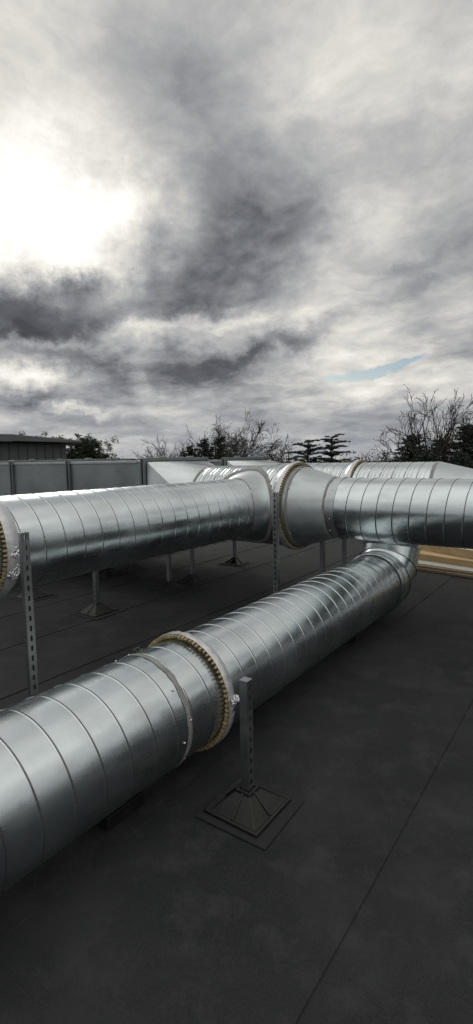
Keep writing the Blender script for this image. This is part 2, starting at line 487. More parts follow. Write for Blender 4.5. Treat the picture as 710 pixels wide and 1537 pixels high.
RX0, RX1, RY0, RY1 = -26.0, 9.0, -9.0, 13.0
LAPS = [-.64, -1.58]
x = -2.38
while x > RX0: LAPS.append(x); x -= .87
x = .28
right = []
while x < RX1: right.append(x); x += .92
LAPS = sorted(LAPS + right)
mb = MB()
edges = [RX0] + [x for x in LAPS if x - RX0 > .3] + [RX1]
prev = None; rows = []
rng = random.Random(4)
ys = [RY0 + (RY1 - RY0) * i / 160 for i in range(161)]
def lap_x(x, y):       # hand laid: the edge of each roll wanders a little
    return x if x in (RX0, RX1) else x + .010 * noise.noise(V3((x, y * .7, 0))) + .003 * noise.noise(V3((x, y * 5, 3)))
for a, b in zip(edges[:-1], edges[1:]):
    r0 = [V3((lap_x(a, y), y, -.004)) for y in ys]
    r0b = [V3((lap_x(a, y) + .001, y, .0005)) for y in ys]
    r1 = [V3(((a * .8 + b * .2), y, .001)) for y in ys]
    r2 = [V3((lap_x(b, y) - .02, y, .005 + .002 * noise.noise(V3((b * 3, y * 2, 1))))) for y in ys]
    r3 = [V3((lap_x(b, y), y, .0065 + .002 * noise.noise(V3((b, y * 3, 7))))) for y in ys]
    rows += [r0b, r1, r2, r3]
mb.rings(rows, closed=False)
roof = mb.build('roof_surface', FELT); tag(roof, kind='structure')
roof['label'] = 'dark felt flat roof with lapped seams'

# the building the roof belongs to, with a low kerb round the roof
blg = empty('building', (-8, 2, -8), 'brick building below the flat roof with a low felt covered kerb', 'building')
def child_box(name, c, s, mat, parent, bevel=0.0, base=V3((0, 0, 0))):
    m_ = MB(); m_.box(V3(c) - base, s); return m_.build(name, mat, parent, bevel=bevel)
bb = V3((-8, 2, -8))
cxr, cyr = (RX0 + RX1) / 2, (RY0 + RY1) / 2
child_box('wall', (cxr, cyr, -4.02), (RX1 - RX0 - .02, RY1 - RY0 - .02, 7.94), WALLM, blg, base=bb)
for nm, c, s in (('a', (cxr, RY1 + .12, .03), (RX1 - RX0 + .48, .24, .26)), ('b', (cxr, RY0 - .12, .03), (RX1 - RX0 + .48, .24, .26)),
                 ('c', (RX0 - .12, cyr, .03), (.24, RY1 - RY0 - .004, .26)), ('d', (RX1 + .12, cyr, .03), (.24, RY1 - RY0 - .004, .26))):
    child_box('roof_kerb', c, s, FELT, blg, .02, bb)

# ------------------------------------------------------------------ plant room on the left
PRX, PRY = -14.0, 10.2
pr = empty('plant_room', (PRX - 3, 7, 0), 'dark grey clad plant room with overhanging roof behind the ductwork on the left', 'building')
pb = V3((PRX - 3, 7, 0))
child_box('wall', (PRX - 3, 6.6, 1.08), (6, 7.0, 2.15), CLAD, pr, .01, pb)
mb = MB()       # roof slab: deep fascia, top falling towards the far end
zt = lambda y: 2.38 - (y - 8.1) * .062 if y > 8.1 else 2.38 + (y - 8.1) * .01
pts = [2.6, 8.1, 10.45]
for i in range(2):
    y0, y1 = pts[i], pts[i + 1]
    xs0, xs1 = PRX - 6.4, PRX + .35
    b0, b1 = 2.18, 2.165
    vs = [(xs0, y0, b0), (xs1, y0, b0), (xs1, y1, b1), (xs0, y1, b1), (xs0, y0, zt(y0)), (xs1, y0, zt(y0)), (xs1, y1, zt(y1)), (xs0, y1, zt(y1))]
    fs = [(0, 3, 2, 1), (4, 5, 6, 7), (1, 2, 6, 5), (3, 0, 4, 7)]
    if i == 0: fs.append((0, 1, 5, 4))
    else: fs.append((2, 3, 7, 6))
    mb.add([V3(v) - pb for v in vs], fs)
mb.build('roof', FASCIA, pr, bevel=.015)
mb = MB()
for i in range(24):
    mb.box(V3((PRX + .012, 3.25 + i * .29, 1.06)) - pb, (.024, .03, 2.10))
mb.build('cladding_ribs', CLAD, pr)

# ------------------------------------------------------------------ rectangular duct boxes
def rect_duct(y0, y1, z0, z1, x1, x0, joints, label, yc, zc, rr):
    base = V3((x1, (y0 + y1) / 2, 0))
    t = empty('rectangular_duct', base, label, 'duct', 'rectangular ducts with square to round ends')
    body = MB(); body.box(V3(((x0 + x1) / 2, (y0 + y1) / 2, (z0 + z1) / 2)) - base, (x1 - x0, y1 - y0, z1 - z0))
    body.build('duct_body', GALV_PANEL, t, bevel=.004)
    # flange frames round the duct
    for xj in joints:
        for dx in ((-.026, .026) if xj < x1 - .05 else (-.012, .030)):
            m_ = MB(); w = .022; d_ = .034
            xc = xj + dx
            for (c, s) in (((xc, y0 - d_ / 2 + .001, (z0 + z1) / 2), (w, d_, z1 - z0 + 2 * d_ - .01)), ((xc, y1 + d_ / 2 - .001, (z0 + z1) / 2), (w, d_, z1 - z0 + 2 * d_ - .01)),
                           ((xc, (y0 + y1) / 2, z1 + d_ / 2 - .001), (w - .003, y1 - y0, d_)), ((xc, (y0 + y1) / 2, z0 - d_ / 2 + .001), (w - .003, y1 - y0, d_))):
                m_.box(V3(c) - base, s)
            m_.build('flange_frame', FRAME, t, bevel=.003)
        # cleats clamping the pair of frames
        for (yy, zz_) in ((y0 - .038, z0 + (z1 - z0) * .47), (y0 - .038, z0 + .10), (y0 + .3, z1 + .036), (y1 - .28, z1 + .036)):
            m_ = MB(); m_.box(V3((xj, yy, zz_)) - base, (.085, .018, .05) if zz_ < z1 else (.085, .05, .018))
            m_.build('flange_clamp', STRUT, t, bevel=.003)
    # standing top seam: turned-over sheet edge
    m_ = MB(); m_.box(V3(((x0 + x1) / 2 - .04, y0 - .006, z1 - .012)) - base, (x1 - x0 - .10, .014, .030)); m_.build('top_seam', GALV_PLAIN, t, bevel=.003)
    # square to round transition
    k = 96; L = .54; rows = []
    c0 = V3((x1 + .042, (y0 + y1) / 2, (z0 + z1) / 2)); c1 = V3((x1 + .042 + L, yc, zc))
    hy, hz = (y1 - y0) / 2 - .012, (z1 - z0) / 2 - .012
    _, e1, e2 = frame_of((1, 0, 0))
    sq = []; ci = []
    per = k // 4
    for q in range(k):
        a = 2 * pi * q / k
        ci.append(c1 + e1 * rr * cos(a) + e2 * rr * sin(a))
        # each quarter of the circle fans out from one corner
        a2 = (a % (pi / 2)) / (pi / 2)
        quad = int(a // (pi / 2)) % 4
        sgn = ((1, 1), (-1, 1), (-1, -1), (1, -1))[quad]
        sq.append(c0 + e1 * (sgn[0] * hy) + e2 * (sgn[1] * hz))
    m_ = MB()
    for q in range(k):
        qn = (q + 1) % k
        A_, B_ = sq[q] - base, ci[q] - base
        C_, D_ = ci[qn] - base, sq[qn] - base
        if (A_ - D_).length < 1e-6: m_.add([A_, C_, B_], [(0, 1, 2)])
        else:
            m_.add([A_, D_, B_], [(0, 1, 2)])
            if (B_ - C_).length > 1e-6: m_.add([D_, C_, B_], [(0, 1, 2)])
    bmq = m_.build('square_to_round', [GALV_TRANS_LIT, GALV_PANEL], t, False)
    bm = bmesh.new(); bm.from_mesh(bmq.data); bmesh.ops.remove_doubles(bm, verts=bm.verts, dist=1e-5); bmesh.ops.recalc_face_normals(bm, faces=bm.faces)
    for f in bm.faces: f.smooth = f.calc_area() < .05; f.material_index = 0 if f.smooth or abs(f.normal.z) > .5 else 1  # one metal: shade painted on the flat sides, light on cone and top
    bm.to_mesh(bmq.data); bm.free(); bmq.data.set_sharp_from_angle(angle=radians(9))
    # sealed seam along the top of the transition
    m_ = MB(); a_ = c0 + V3((0, 0, hz + .003)) + V3((0, .08, 0)); b_ = c1 + V3((0, 0, rr + .003))
    side = (b_ - a_).cross(UZ).normalized() * .012
    m_.add([p - base for p in (a_ - side, a_ + side, b_ + side, b_ - side)], [(0, 1, 2, 3)]); m_.build('sealed_seam', SEALANT, t, solid=.004)
    sealant_band(c1 - base + V3((.0, 0, 0)), (1, 0, 0), rr + .001, .05, t, seed=y0)
    return t

ZC = 1.12
RM = .397
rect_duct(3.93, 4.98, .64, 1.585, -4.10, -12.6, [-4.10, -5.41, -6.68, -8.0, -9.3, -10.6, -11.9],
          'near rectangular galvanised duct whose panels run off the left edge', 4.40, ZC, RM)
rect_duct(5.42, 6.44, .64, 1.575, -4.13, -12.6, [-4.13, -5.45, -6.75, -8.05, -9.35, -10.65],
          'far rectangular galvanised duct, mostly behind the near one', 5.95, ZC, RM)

# ------------------------------------------------------------------ round ducts
# M + P3: main duct with reducer
YM = 4.40
md = empty('spiral_duct', (-2.0, YM, 0), 'thick spiral duct that narrows through a cone and runs off the right edge', 'duct', 'spiral ventilation ducts')
bs = V3((-2.0, YM, 0))
Xa = -3.52
spiral('wide_spiral_tube', V3((Xa, YM, ZC)) - bs, (1, 0, 0), -2.46 - Xa, RM, md, None, .137, True, hand=-1)
flange(md, V3((-2.42, YM, ZC)) - bs, (1, 0, 0), RM, 96, 3, .034, .10)
R3 = .281
turned('reducer_cone', V3((-2.50, YM, ZC)) - bs, (1, 0, 0), [(.03, RM - .004), (.135, RM - .006), (.1351, RM - .009), (.2, RM - .03), (.46, R3 + .008), (.463, R3 + .004), (.56, R3 + .004)], GALV_PLAIN, md, 112, wob=.003, sharp=25)
sealant_band(V3((-2.045, YM, ZC)) - bs, (1, 0, 0), R3 + .007, .035, md, seed=5)
sealant_band(V3((-2.365, YM, ZC)) - bs, (1, 0, 0), RM - .006, .022, md, seed=6)
spiral('narrow_spiral_tube', V3((-1.96, YM, ZC)) - bs, (1, 0, 0), 9.0, R3, md, None, .137, False, phase=.45, hand=-1)
screws(md, V3((-2.0, YM, ZC)) - bs, (1, 0, 0), R3 + .006, [radians(a) for a in (40, 85, 100, 140, 172, 195, 220, 250)], (0, .02))
screws(md, V3((-2.35, YM, ZC)) - bs, (1, 0, 0), RM - .004, [radians(a) for a in (60, 110, 150, 185, 215)], (0, .015))

# P1: branch that meets the main duct
X1, R1 = -2.87, .281
p1 = empty('spiral_duct', (X1, 1.5, 0), 'raised spiral branch duct from the left edge meeting the thick duct at a saddle', 'duct', 'spiral ventilation ducts')
bs = V3((X1, 1.5, 0))
ysurf0 = YM - sqrt(RM ** 2 - R1 ** 2)
spiral('spiral_tube', V3((X1, 1.47, ZC)) - bs, (0, 1, 0), 2.53 - .0, R1, p1, None, .137, False, phase=.12)
spiral('spiral_tube', V3((X1, -4.0, ZC)) - bs, (0, 1, 0), 5.46, R1 - .002, p1, None, .137, False, phase=.4)
flange(p1, V3((X1, 1.44, ZC)) - bs, (0, -1, 0), R1, 76, 8, .036, .10)
foil_lump(p1, V3((X1 + R1 + .030, 1.49, ZC - .01)) - bs, (.012, .030, .035), 4)
foil_lump(p1, V3((X1 + R1 + .012, 1.485, ZC - .10)) - bs, (.010, .030, .05), 6)
# saddle collar
k = 120; rows = []
def m_surface(dz, extra=.004):
    return YM - sqrt(max(.0004, (RM + extra) ** 2 - dz ** 2))
SAD = [(.284, -.16, 0), (.286, -.145, .0), (.292, -.10, .1), (.303, -.065, .35), (.318, -.034, .65), (.335, -.014, .88), (.352, -.003, 1), (.372, .0, 1)]
ytop = m_surface(0)
for (r_, off, bl) in SAD:
    ring = []
    for j in range(k):
        a = 2 * pi * j / k
        dx, dz = r_ * cos(a), r_ * sin(a)
        ysf = m_surface(min(abs(dz), RM - .01), .006)
        if dz < 0: ysf = ysf
        y = ysf + off
        ring.append(V3((X1 + dx, y, ZC + dz)) - bs)
    rows.append(ring)
mb = MB(); mb.rings(rows); sad = mb.build('saddle_collar', GALV_PLAIN, p1, True)
rows = []
for (r_, h) in ((.356, .001), (.362, .006), (.372, .008), (.383, .006), (.390, .0)):
    ring = []
    for j in range(k):
        a = 2 * pi * j / k; rr = r_ + .006 * noise.noise(V3((cos(a) * 4, sin(a) * 4, r_)))
        dz = rr * sin(a); ysf = m_surface(min(abs(dz), RM - .004), .006 + h)
        ring.append(V3((X1 + rr * cos(a), ysf, ZC + dz)) - bs)
    rows.append(ring)
mb = MB(); mb.rings(rows); mb.build('sealant_band', SEALANT, p1, True)
sealant_band(V3((X1, 3.97, ZC)) - bs, (0, 1, 0), R1 + .003, .02, p1, seed=12)

# P4: far parallel duct
Y4 = 5.95
p4 = empty('spiral_duct', (-2.6, Y4, 0), 'far spiral duct parallel behind the thick one, with a white taped ring', 'duct', 'spiral ventilation ducts')
bs = V3((-2.6, Y4, 0))
spiral('spiral_tube', V3((Xa, Y4, ZC)) - bs, (1, 0, 0), -2.50 - Xa, RM, p4, None, .137, True, hand=-1)
spiral('spiral_tube', V3((-2.47, Y4, ZC)) - bs, (1, 0, 0), .95, RM, p4, None, .137, True, phase=.2, hand=-1)
flange(p4, V3((-2.42, Y4, ZC)) - bs, (1, 0, 0), RM, 92, 13, .034, .10)
turned('reducer_cone', V3((-1.53, Y4, ZC)) - bs, (1, 0, 0), [(-.01, RM + .003), (.03, RM + .003), (.0301, RM), (.50, .284), (.56, .284)], GALV_PLAIN, p4, 96, wob=.003, sharp=25)
sealant_band(V3((-1.52, Y4, ZC)) - bs, (1, 0, 0), RM + .003, .035, p4, seed=15)
spiral('spiral_tube', V3((-1.0, Y4, ZC)) - bs, (1, 0, 0), 8.0, .281, p4, None, .137, False, k=80)

# P2: low duct in front, elbow up into the far duct
X2, R2, Z2 = -1.79, .285, .357
p2 = empty('spiral_duct', (X2, 2.0, 0), 'low spiral duct near the roof surface running from bottom left to a segmented bend', 'duct', 'spiral ventilation ducts')
bs = V3((X2, 2.0, 0))
YE = 4.75
spiral('near_spiral_tube', V3((X2, -5.0, Z2)) - bs, (0, 1, 0), 6.70, R2 + .001, p2, None, .137, False, k=144, phase=.62)
spiral('near_spiral_tube', V3((X2, 1.70, Z2)) - bs, (0, 1, 0), .22, R2 - .001, p2, None, .137, False, k=144, phase=.55)
spiral('far_spiral_tube', V3((X2, 1.90, Z2)) - bs, (0, 1, 0), YE - 1.90, R2, p2, None, .137, False, k=144, phase=.2)
flange(p2, V3((X2, 1.935, Z2)) - bs, (0, -1, 0), R2, 78, 21, .032, .085)
foil_lump(p2, V3((X2 + R2 + .040, 1.975, Z2 + .03)) - bs, (.020, .026, .020), 9)
foil_lump(p2, V3((X2 + R2 + .030, 1.975, Z2 + .0)) - bs, (.012, .025, .030), 14)
sealant_band(V3((X2, 1.675, Z2)) - bs, (0, 1, 0), R2 + .003, .030, p2, seed=22, k=200)
screws(p2, V3((X2, 1.66, Z2)) - bs, (0, 1, 0), R2 + .004, [radians(a) for a in (-60, -25, 8, 20, 55, 66, 100, 112, 140, 172, 190, 215)], (-.022, .024))
# swept S: up between the ducts and into the flank of the far one
RB = .40; NS = 3
mb = MB(); rows = []
half = pi / 4 / NS; tl = 1 / cos(half); RE = R2 + .004
RB2 = .29
def bend_row(cen, a, r, tilt, sgn):
    rad = V3((0, sin(a), -cos(a)))
    c = cen + rad * (RB if sgn > 0 else RB2) * sgn
    return [c + V3((1, 0, 0)) * (r * cos(2 * pi * j / 112)) + rad * (sgn * sgn * r * sin(2 * pi * j / 112) * tilt) - bs for j in range(112)]
def bend(cen, a0, a1, sgn):
    out = []
    for i in range(NS):
        am = a0 + (a1 - a0) * (i + .5) / NS; sg = 1 if a1 > a0 else -1
        for da, dr in ((-.012, 0), (-.008, .007), (.006, .007), (.010, 0)):
            out.append(bend_row(cen, am + sg * da, RE + dr, tl, sgn))
    return out
c1 = V3((X2, YE + .06, Z2 + RB)); c2 = V3((X2, YE + .06 + RB + RB2, Z2 + RB))
rows.append([p + V3((0, -.06, 0)) for p in bend_row(c1, 0, RE, 1, 1)])
rows += bend(c1, 0, pi / 2, 1)
rows += bend(c2, pi / 2, 0, -1)
rows.append([p + V3((0, .14, 0)) for p in bend_row(c2, 0, RE, 1, -1)])
mb.rings(rows, True, [1 if (i - 1) % 4 == 2 else 0 for i in range(len(rows) - 1)]); mb.build('segmented_bend', [GALV, SEAM], p2, True, 25)
turned('joint_collar', V3((X2, YE, Z2)) - bs, (0, 1, 0), [(-.085, R2 + .002), (-.083, R2 + .012), (-.080, R2 + .014), (-.014, R2 + .014), (-.012, R2 + .008), (-.002, R2 + .008), (.000, R2 + .020), (.020, R2 + .020), (.022, R2 + .008)], [GALV, SEAM], p2, 120, sharp=30, mi=[1, 0, 0, 1, 1, 0, 0, 1])
screws(p2, V3((X2, YE - .045, Z2)) - bs, (0, 1, 0), R2 + .009, [radians(a) for a in (-20, 20, 50, 90, 130, 175)])

# ------------------------------------------------------------------ slotted strut supports
def strut_mesh(h, depth, cap, z0=.055, slot0=.03):
    """one length of slotted channel, slotted face looking along +X"""
    w = .041; mb = MB(); pitch = .05; hw = .0065; hh = .0150
    zz_ = z0; y0, y1 = -w / 2, w / 2; x = depth / 2
    # slotted face
    top = h; z = top
    cells = []
    while z - pitch > z0: cells.append((z - pitch, z)); z -= pitch
    def rect(a, b): mb.add([(x, y0, a), (x, y1, a), (x, y1, b), (x, y0, b)], [(0, 1, 2, 3)])
    if z > z0 + .001: rect(z0, z)
    for a, b in cells:
        cz = (a + b) / 2; K = 20; inner = []; outer = []
        for q in range(K):
            t = 2 * pi * (q + .5) / K; ct, st = cos(t), sin(t)
            iy = hw * ct; iz = hw * st + (hh - hw) * (1 if st > 0 else -1)
            inner.append((x, iy, cz + iz))
            # outer cell boundary at the same direction
            sc = min((w / 2) / max(1e-6, abs(ct)), (pitch / 2) / max(1e-6, abs(st)))
            outer.append([x, ct * sc, cz + st * sc])
        # snap nearest outer points to the corners
        for (cy, cz2) in ((y0, a), (y1, a), (y1, b), (y0, b)):
            bi = min(range(K), key=lambda q: (outer[q][1] - cy) ** 2 + (outer[q][2] - cz2) ** 2); outer[bi] = [x, cy, cz2]
        mb.rings([outer, inner])
    # sides with rolled lips
    xb = -depth / 2
    for sy in (y0, y1):
        mb.add([(x, sy, z0), (xb, sy, z0), (xb, sy, top), (x, sy, top)], [(0, 1, 2, 3)])
        s = 1 if sy < 0 else -1
        mb.add([(xb, sy, z0), (xb, sy + s * .009, z0), (xb, sy + s * .009, top), (xb, sy, top)], [(0, 1, 2, 3)])
        mb.add([(xb, sy + s * .009, z0), (xb + .007, sy + s * .009, z0), (xb + .007, sy + s * .009, top), (xb, sy + s * .009, top)], [(0, 1, 2, 3)])
    return mb

def foot_mesh(sz=.30):
    """moulded rubber foot: square tray with raised rim, pyramid and socket"""
    mb = MB(); h = sz / 2
    sqr = lambda a, z: [V3((-a, -a, z)), V3((a, -a, z)), V3((a, a, z)), V3((-a, a, z))]
    mb.rings([sqr(h, .006), sqr(h, .018), sqr(h - .004, .022), sqr(h - .012, .022), sqr(h - .016, .014), sqr(h - .030, .014),
              sqr(h * .62, .040), sqr(.042, .086), sqr(.038, .100), sqr(.028, .101), sqr(.026, .07)], True, 0, True, True)
    # reinforcing ribs down the middle of each face
    for q in range(4):
        R = Matrix.Rotation(q * pi / 2, 3, 'Z')
        vs = [(-.006, -.04, .094), (.006, -.04, .094), (.006, -h + .02, .018), (-.006, -h + .02, .018), (-.006, -.04, .07), (.006, -.04, .07), (.006, -h + .02, .010), (-.006, -h + .02, .010)]
        mb.add([R @ V3(v) for v in vs], [(0, 3, 2, 1), (0, 1, 5, 4), (2, 3, 7, 6), (0, 4, 7, 3), (1, 2, 6, 5)])
    return mb

def mat_mesh(a=.18, t=.006):
    mb = MB(); mb.box((0, 0, t / 2 + .0045), (a * 2, a * 2, t)); return mb

GRP = 'slotted strut supports on rubber feet'
FOOT = None
def post(x, y, h, label, depth=.041, cap=False, rz=0, lean=(0, 0), footrot=0, sz=.30, mat=True):
    t = empty('duct_support', (x, y, 0), label, 'duct support', GRP)
    o = strut_mesh(h, depth, cap).build('slotted_post', STRUT, t, solid=.0025); o.rotation_euler = (lean[0], lean[1], rz)
    f = foot_mesh(sz).build('rubber_foot', RUBBER, t, bevel=.003); f.rotation_euler = (0, 0, footrot); f.location = (0, 0, .004)
    if mat:
        q = mat_mesh(sz / 2 + .035).build('protection_mat', MAT, t); q.rotation_euler = (0, 0, footrot + .03)
        q.location = (.02, .0, 0)
    if cap:
        m_ = MB(); m_.box((0, 0, h + .003), (.043, .043, .005)); c = m_.build('end_cap', STRUT, t, bevel=.001); c.rotation_euler = (lean[0], lean[1], rz)
    return t

def crossbar(parent, a, b, size=.041):
    """strut laid across, in the parent's coordinates"""
    base = parent.location; a = V3(a) - base; b = V3(b) - base
    d = (b - a); L = d.length; mb = MB()
    rot = d.to_track_quat('X', 'Z').to_matrix()
    mb.box((a + b) / 2, (L, size, size), rot); return mb.build('crossbar', STRUT, parent, bevel=.002)

post(-1.262, 1.785, .612, 'capped slotted post on a black rubber foot in the right foreground', cap=True, lean=(0, .0), footrot=.0, sz=.29)
post(-2.22, 2.03, .475, 'short post whose tip shows just behind the low duct', rz=-pi / 2)
post(-2.26, 1.365, 1.262, 'tall slotted post in front of the raised branch duct at the left', depth=.023)
a = post(-2.365, 3.85, 1.292, 'slotted post beside the toothed ring of the thick duct', rz=-pi / 2, depth=.041)
0 and crossbar(a, (-2.365, 3.88, ZC - RM - .075), (-2.39, 4.95, ZC - RM - .075))
a = post(-2.43, 4.90, .85, 'post behind the cone, second from the toothed ring', rz=0)
a = post(-2.42, 5.44, 1.0, 'post right of the cone support, under the narrow duct', rz=0)
0 and crossbar(a, (-2.42, 5.46, ZC - RM - .03), (-2.42, 6.5, ZC - RM - .03))
post(-2.42, 6.5, .75, 'rear post below the far spiral duct', rz=0)
# supports of the rectangular ducts
zr = .585
F1 = post(-4.30, 3.38, .60, 'nearest post and pyramid foot beneath the raised branch duct', rz=-pi / 2, sz=.32)
F2 = post(-4.33, 4.52, .60, 'left post of the close pair beneath the raised branch duct', rz=0, sz=.30)
F3 = post(-4.34, 4.97, .60, 'right post of the close pair beneath the raised branch duct', rz=0, sz=.30)
F4 = post(-4.52, 6.16, .60, 'farthest single post and foot seen beneath the raised duct', rz=0, sz=.32)
crossbar(F1, (-4.30, 3.30, .62), (-4.33, 5.02, .62))
crossbar(F4, (-4.34, 5.06, .605 - .0), (-4.52, 6.5, .605))
G1 = post(-5.45, 3.36, .60, 'foot just right of the tall left post, under the branch duct', rz=-pi / 2, sz=.32)
G2 = post(-5.62, 4.62, .60, 'left one of two feet half hidden far behind the duct', rz=0)
G3 = post(-5.55, 5.02, .60, 'right one of two feet half hidden far behind the duct', rz=0)
crossbar(G1, (-5.45, 3.30, .62), (-5.55, 5.06, .62))
# outside the view: the ducts go on and are carried there too
a = post(-2.45, -.9, .9, 'post carrying the branch duct beyond the left edge', rz=0)
crossbar(a, (-2.45, -.9, ZC - R1 - .024), (-3.3, -.9, ZC - R1 - .024))
a = post(-3.3, -.9, .9, 'second post carrying the branch duct beyond the left edge', rz=0)
for i, xx in enumerate((1.4, 5.0)):
    a = post(xx, 4.0, .95, ['post under the narrow duct beyond the right edge', 'farther post under the narrow duct beyond the right edge'][i], rz=0)
    crossbar(a, (xx, 4.0, ZC - R3 - .024), (xx, 4.75, ZC - R3 - .024))
# bearing pads under the low duct
for yy, lb in ((1.42, 'black rubber bearing block under the low duct before its grey sealed joint'), (-1.0, 'black rubber bearing block under the low duct near the camera'), (4.1, 'black rubber bearing block under the far end of the low duct')):
    mb = MB(); mb.box((0, 0, .034), (.24, .22, .060)); mb.box((0, 0, .0675), (.10, .20, .007))
    tag(mb.build('bearing_block', RUBBER, loc=(X2, yy, .004), bevel=.004), lb, 'block', 'bearing blocks under the low duct')

# ------------------------------------------------------------------ timber
def board(name, c, s, rz, mat, label, cat, rx=0.0, ry=0.0):
    mb = MB(); mb.box((0, 0, s[2] / 2), s); o = mb.build(name, mat, loc=c, bevel=.004)
    o.rotation_euler = (rx, ry, rz); return tag(o, label, cat, 'timber stacked on the roof')
RZ = radians(-11)
board('plywood_board', (-1.1, 7.42, .006), (2.5, 1.0, .036), RZ, WOOD_B, 'brown weathered plywood board lying flat at the bottom of the timber pile', 'board')
board('plywood_board', (-1.07, 7.45, .043), (2.5, .98, .032), RZ + .03, WOOD_B, 'second plywood board, resting on the lowest one of the timber pile', 'board')
board('white_board', (-1.09, 7.46, .076), (2.45, .96, .012), RZ - .02, WOOD_W, 'off-white board between the brown plywood and the yellow timbers', 'board')
board('timber_beam', (-1.15, 7.44, .089), (2.3, .46, .085), RZ - .05, WOOD_Y, 'thick yellow sawn timber, lower of the two lying on the white board', 'timber')
board('timber_beam', (-1.05, 7.46, .175), (2.5, .42, .12), RZ - .24, WOOD_P, 'pale broad sawn timber on top of the pile below the narrow duct', 'timber')

# ------------------------------------------------------------------ trees
GZ = -8.0
def tube(mb, pts, rads, k=5):
    rings = []
    for i, p in enumerate(pts):
        d = (pts[min(i + 1, len(pts) - 1)] - pts[max(i - 1, 0)])
        if d.length < 1e-6: d = V3((0, 0, 1))
        rings.append(circle(p, d, rads[i], k))
    mb.rings(rings, True, 0, False, True)

def limb(mb, rnd, p, d, L, r, lvl, maxl, spread=.75, up=.10, kids=(5, 5, 4, 3), tips=None):
    ns = 6 if lvl < 2 else 4
    pts = [p.copy()]; rads = [r]; dirs = [d.copy()]
    for i in range(ns):
        j = .085 + .03 * lvl
        d = (d + V3((rnd.gauss(0, j), rnd.gauss(0, j), rnd.gauss(0, j) + up))).normalized()
        p = p + d * (L / ns); pts.append(p.copy()); rads.append(max(.012, r * (1 - .72 * (i + 1) / ns))); dirs.append(d.copy())
    tube(mb, pts, rads, 7 if lvl == 0 else (5 if lvl < 3 else 3))
    if lvl >= maxl:
        if tips is not None: tips.append((p, d))
        return
    nk = kids[min(lvl, len(kids) - 1)] + (1 if rnd.random() < .5 else 0)
    for q in range(nk):
        t = .14 + .84 * (q + rnd.random() * .8) / nk
        t = min(t, .99); i = int(t * ns); f = t * ns - i
        pp = pts[i].lerp(pts[i + 1], f); dd = dirs[min(i + 1, ns)]
        ax = V3((rnd.gauss(0, 1), rnd.gauss(0, 1), rnd.gauss(0, 1))).cross(dd)
        if ax.length < .01: continue
        ang = spread * rnd.uniform(.6, 1.25)
        nd = Matrix.Rotation(ang, 3, ax.normalized()) @ dd
        limb(mb, rnd, pp, nd.normalized(), L * rnd.uniform(.46, .72) * (1.12 - .40 * t), max(.014, rads[i] * .62), lvl + 1, maxl, spread, up, kids, tips)

def place(px, py, dist):
    d = world_dir(px, py); hd = V3((d.x, d.y, 0)).length
    return d.x / hd * dist, d.y / hd * dist, H + d.z / hd * dist

def bare_tree(px, ptop, dist, fork_z, halfw, label, seed, limbs=6, r=.16, maxl=4, spread=.62, kids=(5, 5, 4, 3), thick=1.0, lean=(0, 0)):
    x, y, zt_ = place(px, ptop, dist); rnd = random.Random(seed)
    t = empty('bare_tree', (x, y, GZ), label, 'tree', 'bare winter trees beyond the roof')
    mb = MB(); fz = fork_z - GZ
    pts = [V3((lean[0] * i / 6 + rnd.gauss(0, .08), lean[1] * i / 6 + rnd.gauss(0, .08), fz * i / 6)) for i in range(7)]
    tube(mb, pts, [r * 2.0 * (1 - .5 * i / 6) * thick for i in range(7)], 9)
    mb.build('trunk', BARK, t, True)
    mc = MB(); hgt = zt_ - fork_z; tops = 0
    for q in range(limbs):
        a = 2 * pi * (q + rnd.random() * .6) / limbs
        out = halfw / max(.1, hgt) * rnd.uniform(.45, 1.0) if q else .15
        d = V3((cos(a) * out, sin(a) * out, 1)).normalized()
        ln = hgt * .66 * sqrt(1 + out * out) * rnd.uniform(.75, 1.05)
        limb(mc, rnd, pts[-1 if q % 2 else -2].copy(), d, ln if q else hgt * .80, r * .8 * thick, 1, maxl, spread, .025, kids)
    top = max(v[2] for v in mc.v); s = hgt / max(.1, top - fz)
    mc.v = [(v[0], v[1], fz + (v[2] - fz) * s) if v[2] > fz else v for v in mc.v]
    mc.build('crown', BARK, t, True)
    return t

def needle_clump(mb, rnd, c, rad, cnt, flat=.3, size=.12):
    for _ in range(cnt):
        u = V3((rnd.gauss(0, 1), rnd.gauss(0, 1), rnd.gauss(0, 1)));
        u = u.normalized() * (rnd.random() ** .5) * rad
        p = c + V3((u.x, u.y, u.z * flat))
        a = V3((rnd.gauss(0, 1), rnd.gauss(0, 1), rnd.gauss(0, .5))).normalized() * size * rnd.uniform(.6, 1.5)
        b = a.cross(V3((rnd.gauss(0, 1), rnd.gauss(0, 1), rnd.gauss(0, 1)))).normalized() * size * rnd.uniform(.25, .6)
        mb.add([p - a, p + b, p + a], [(0, 1, 2)])

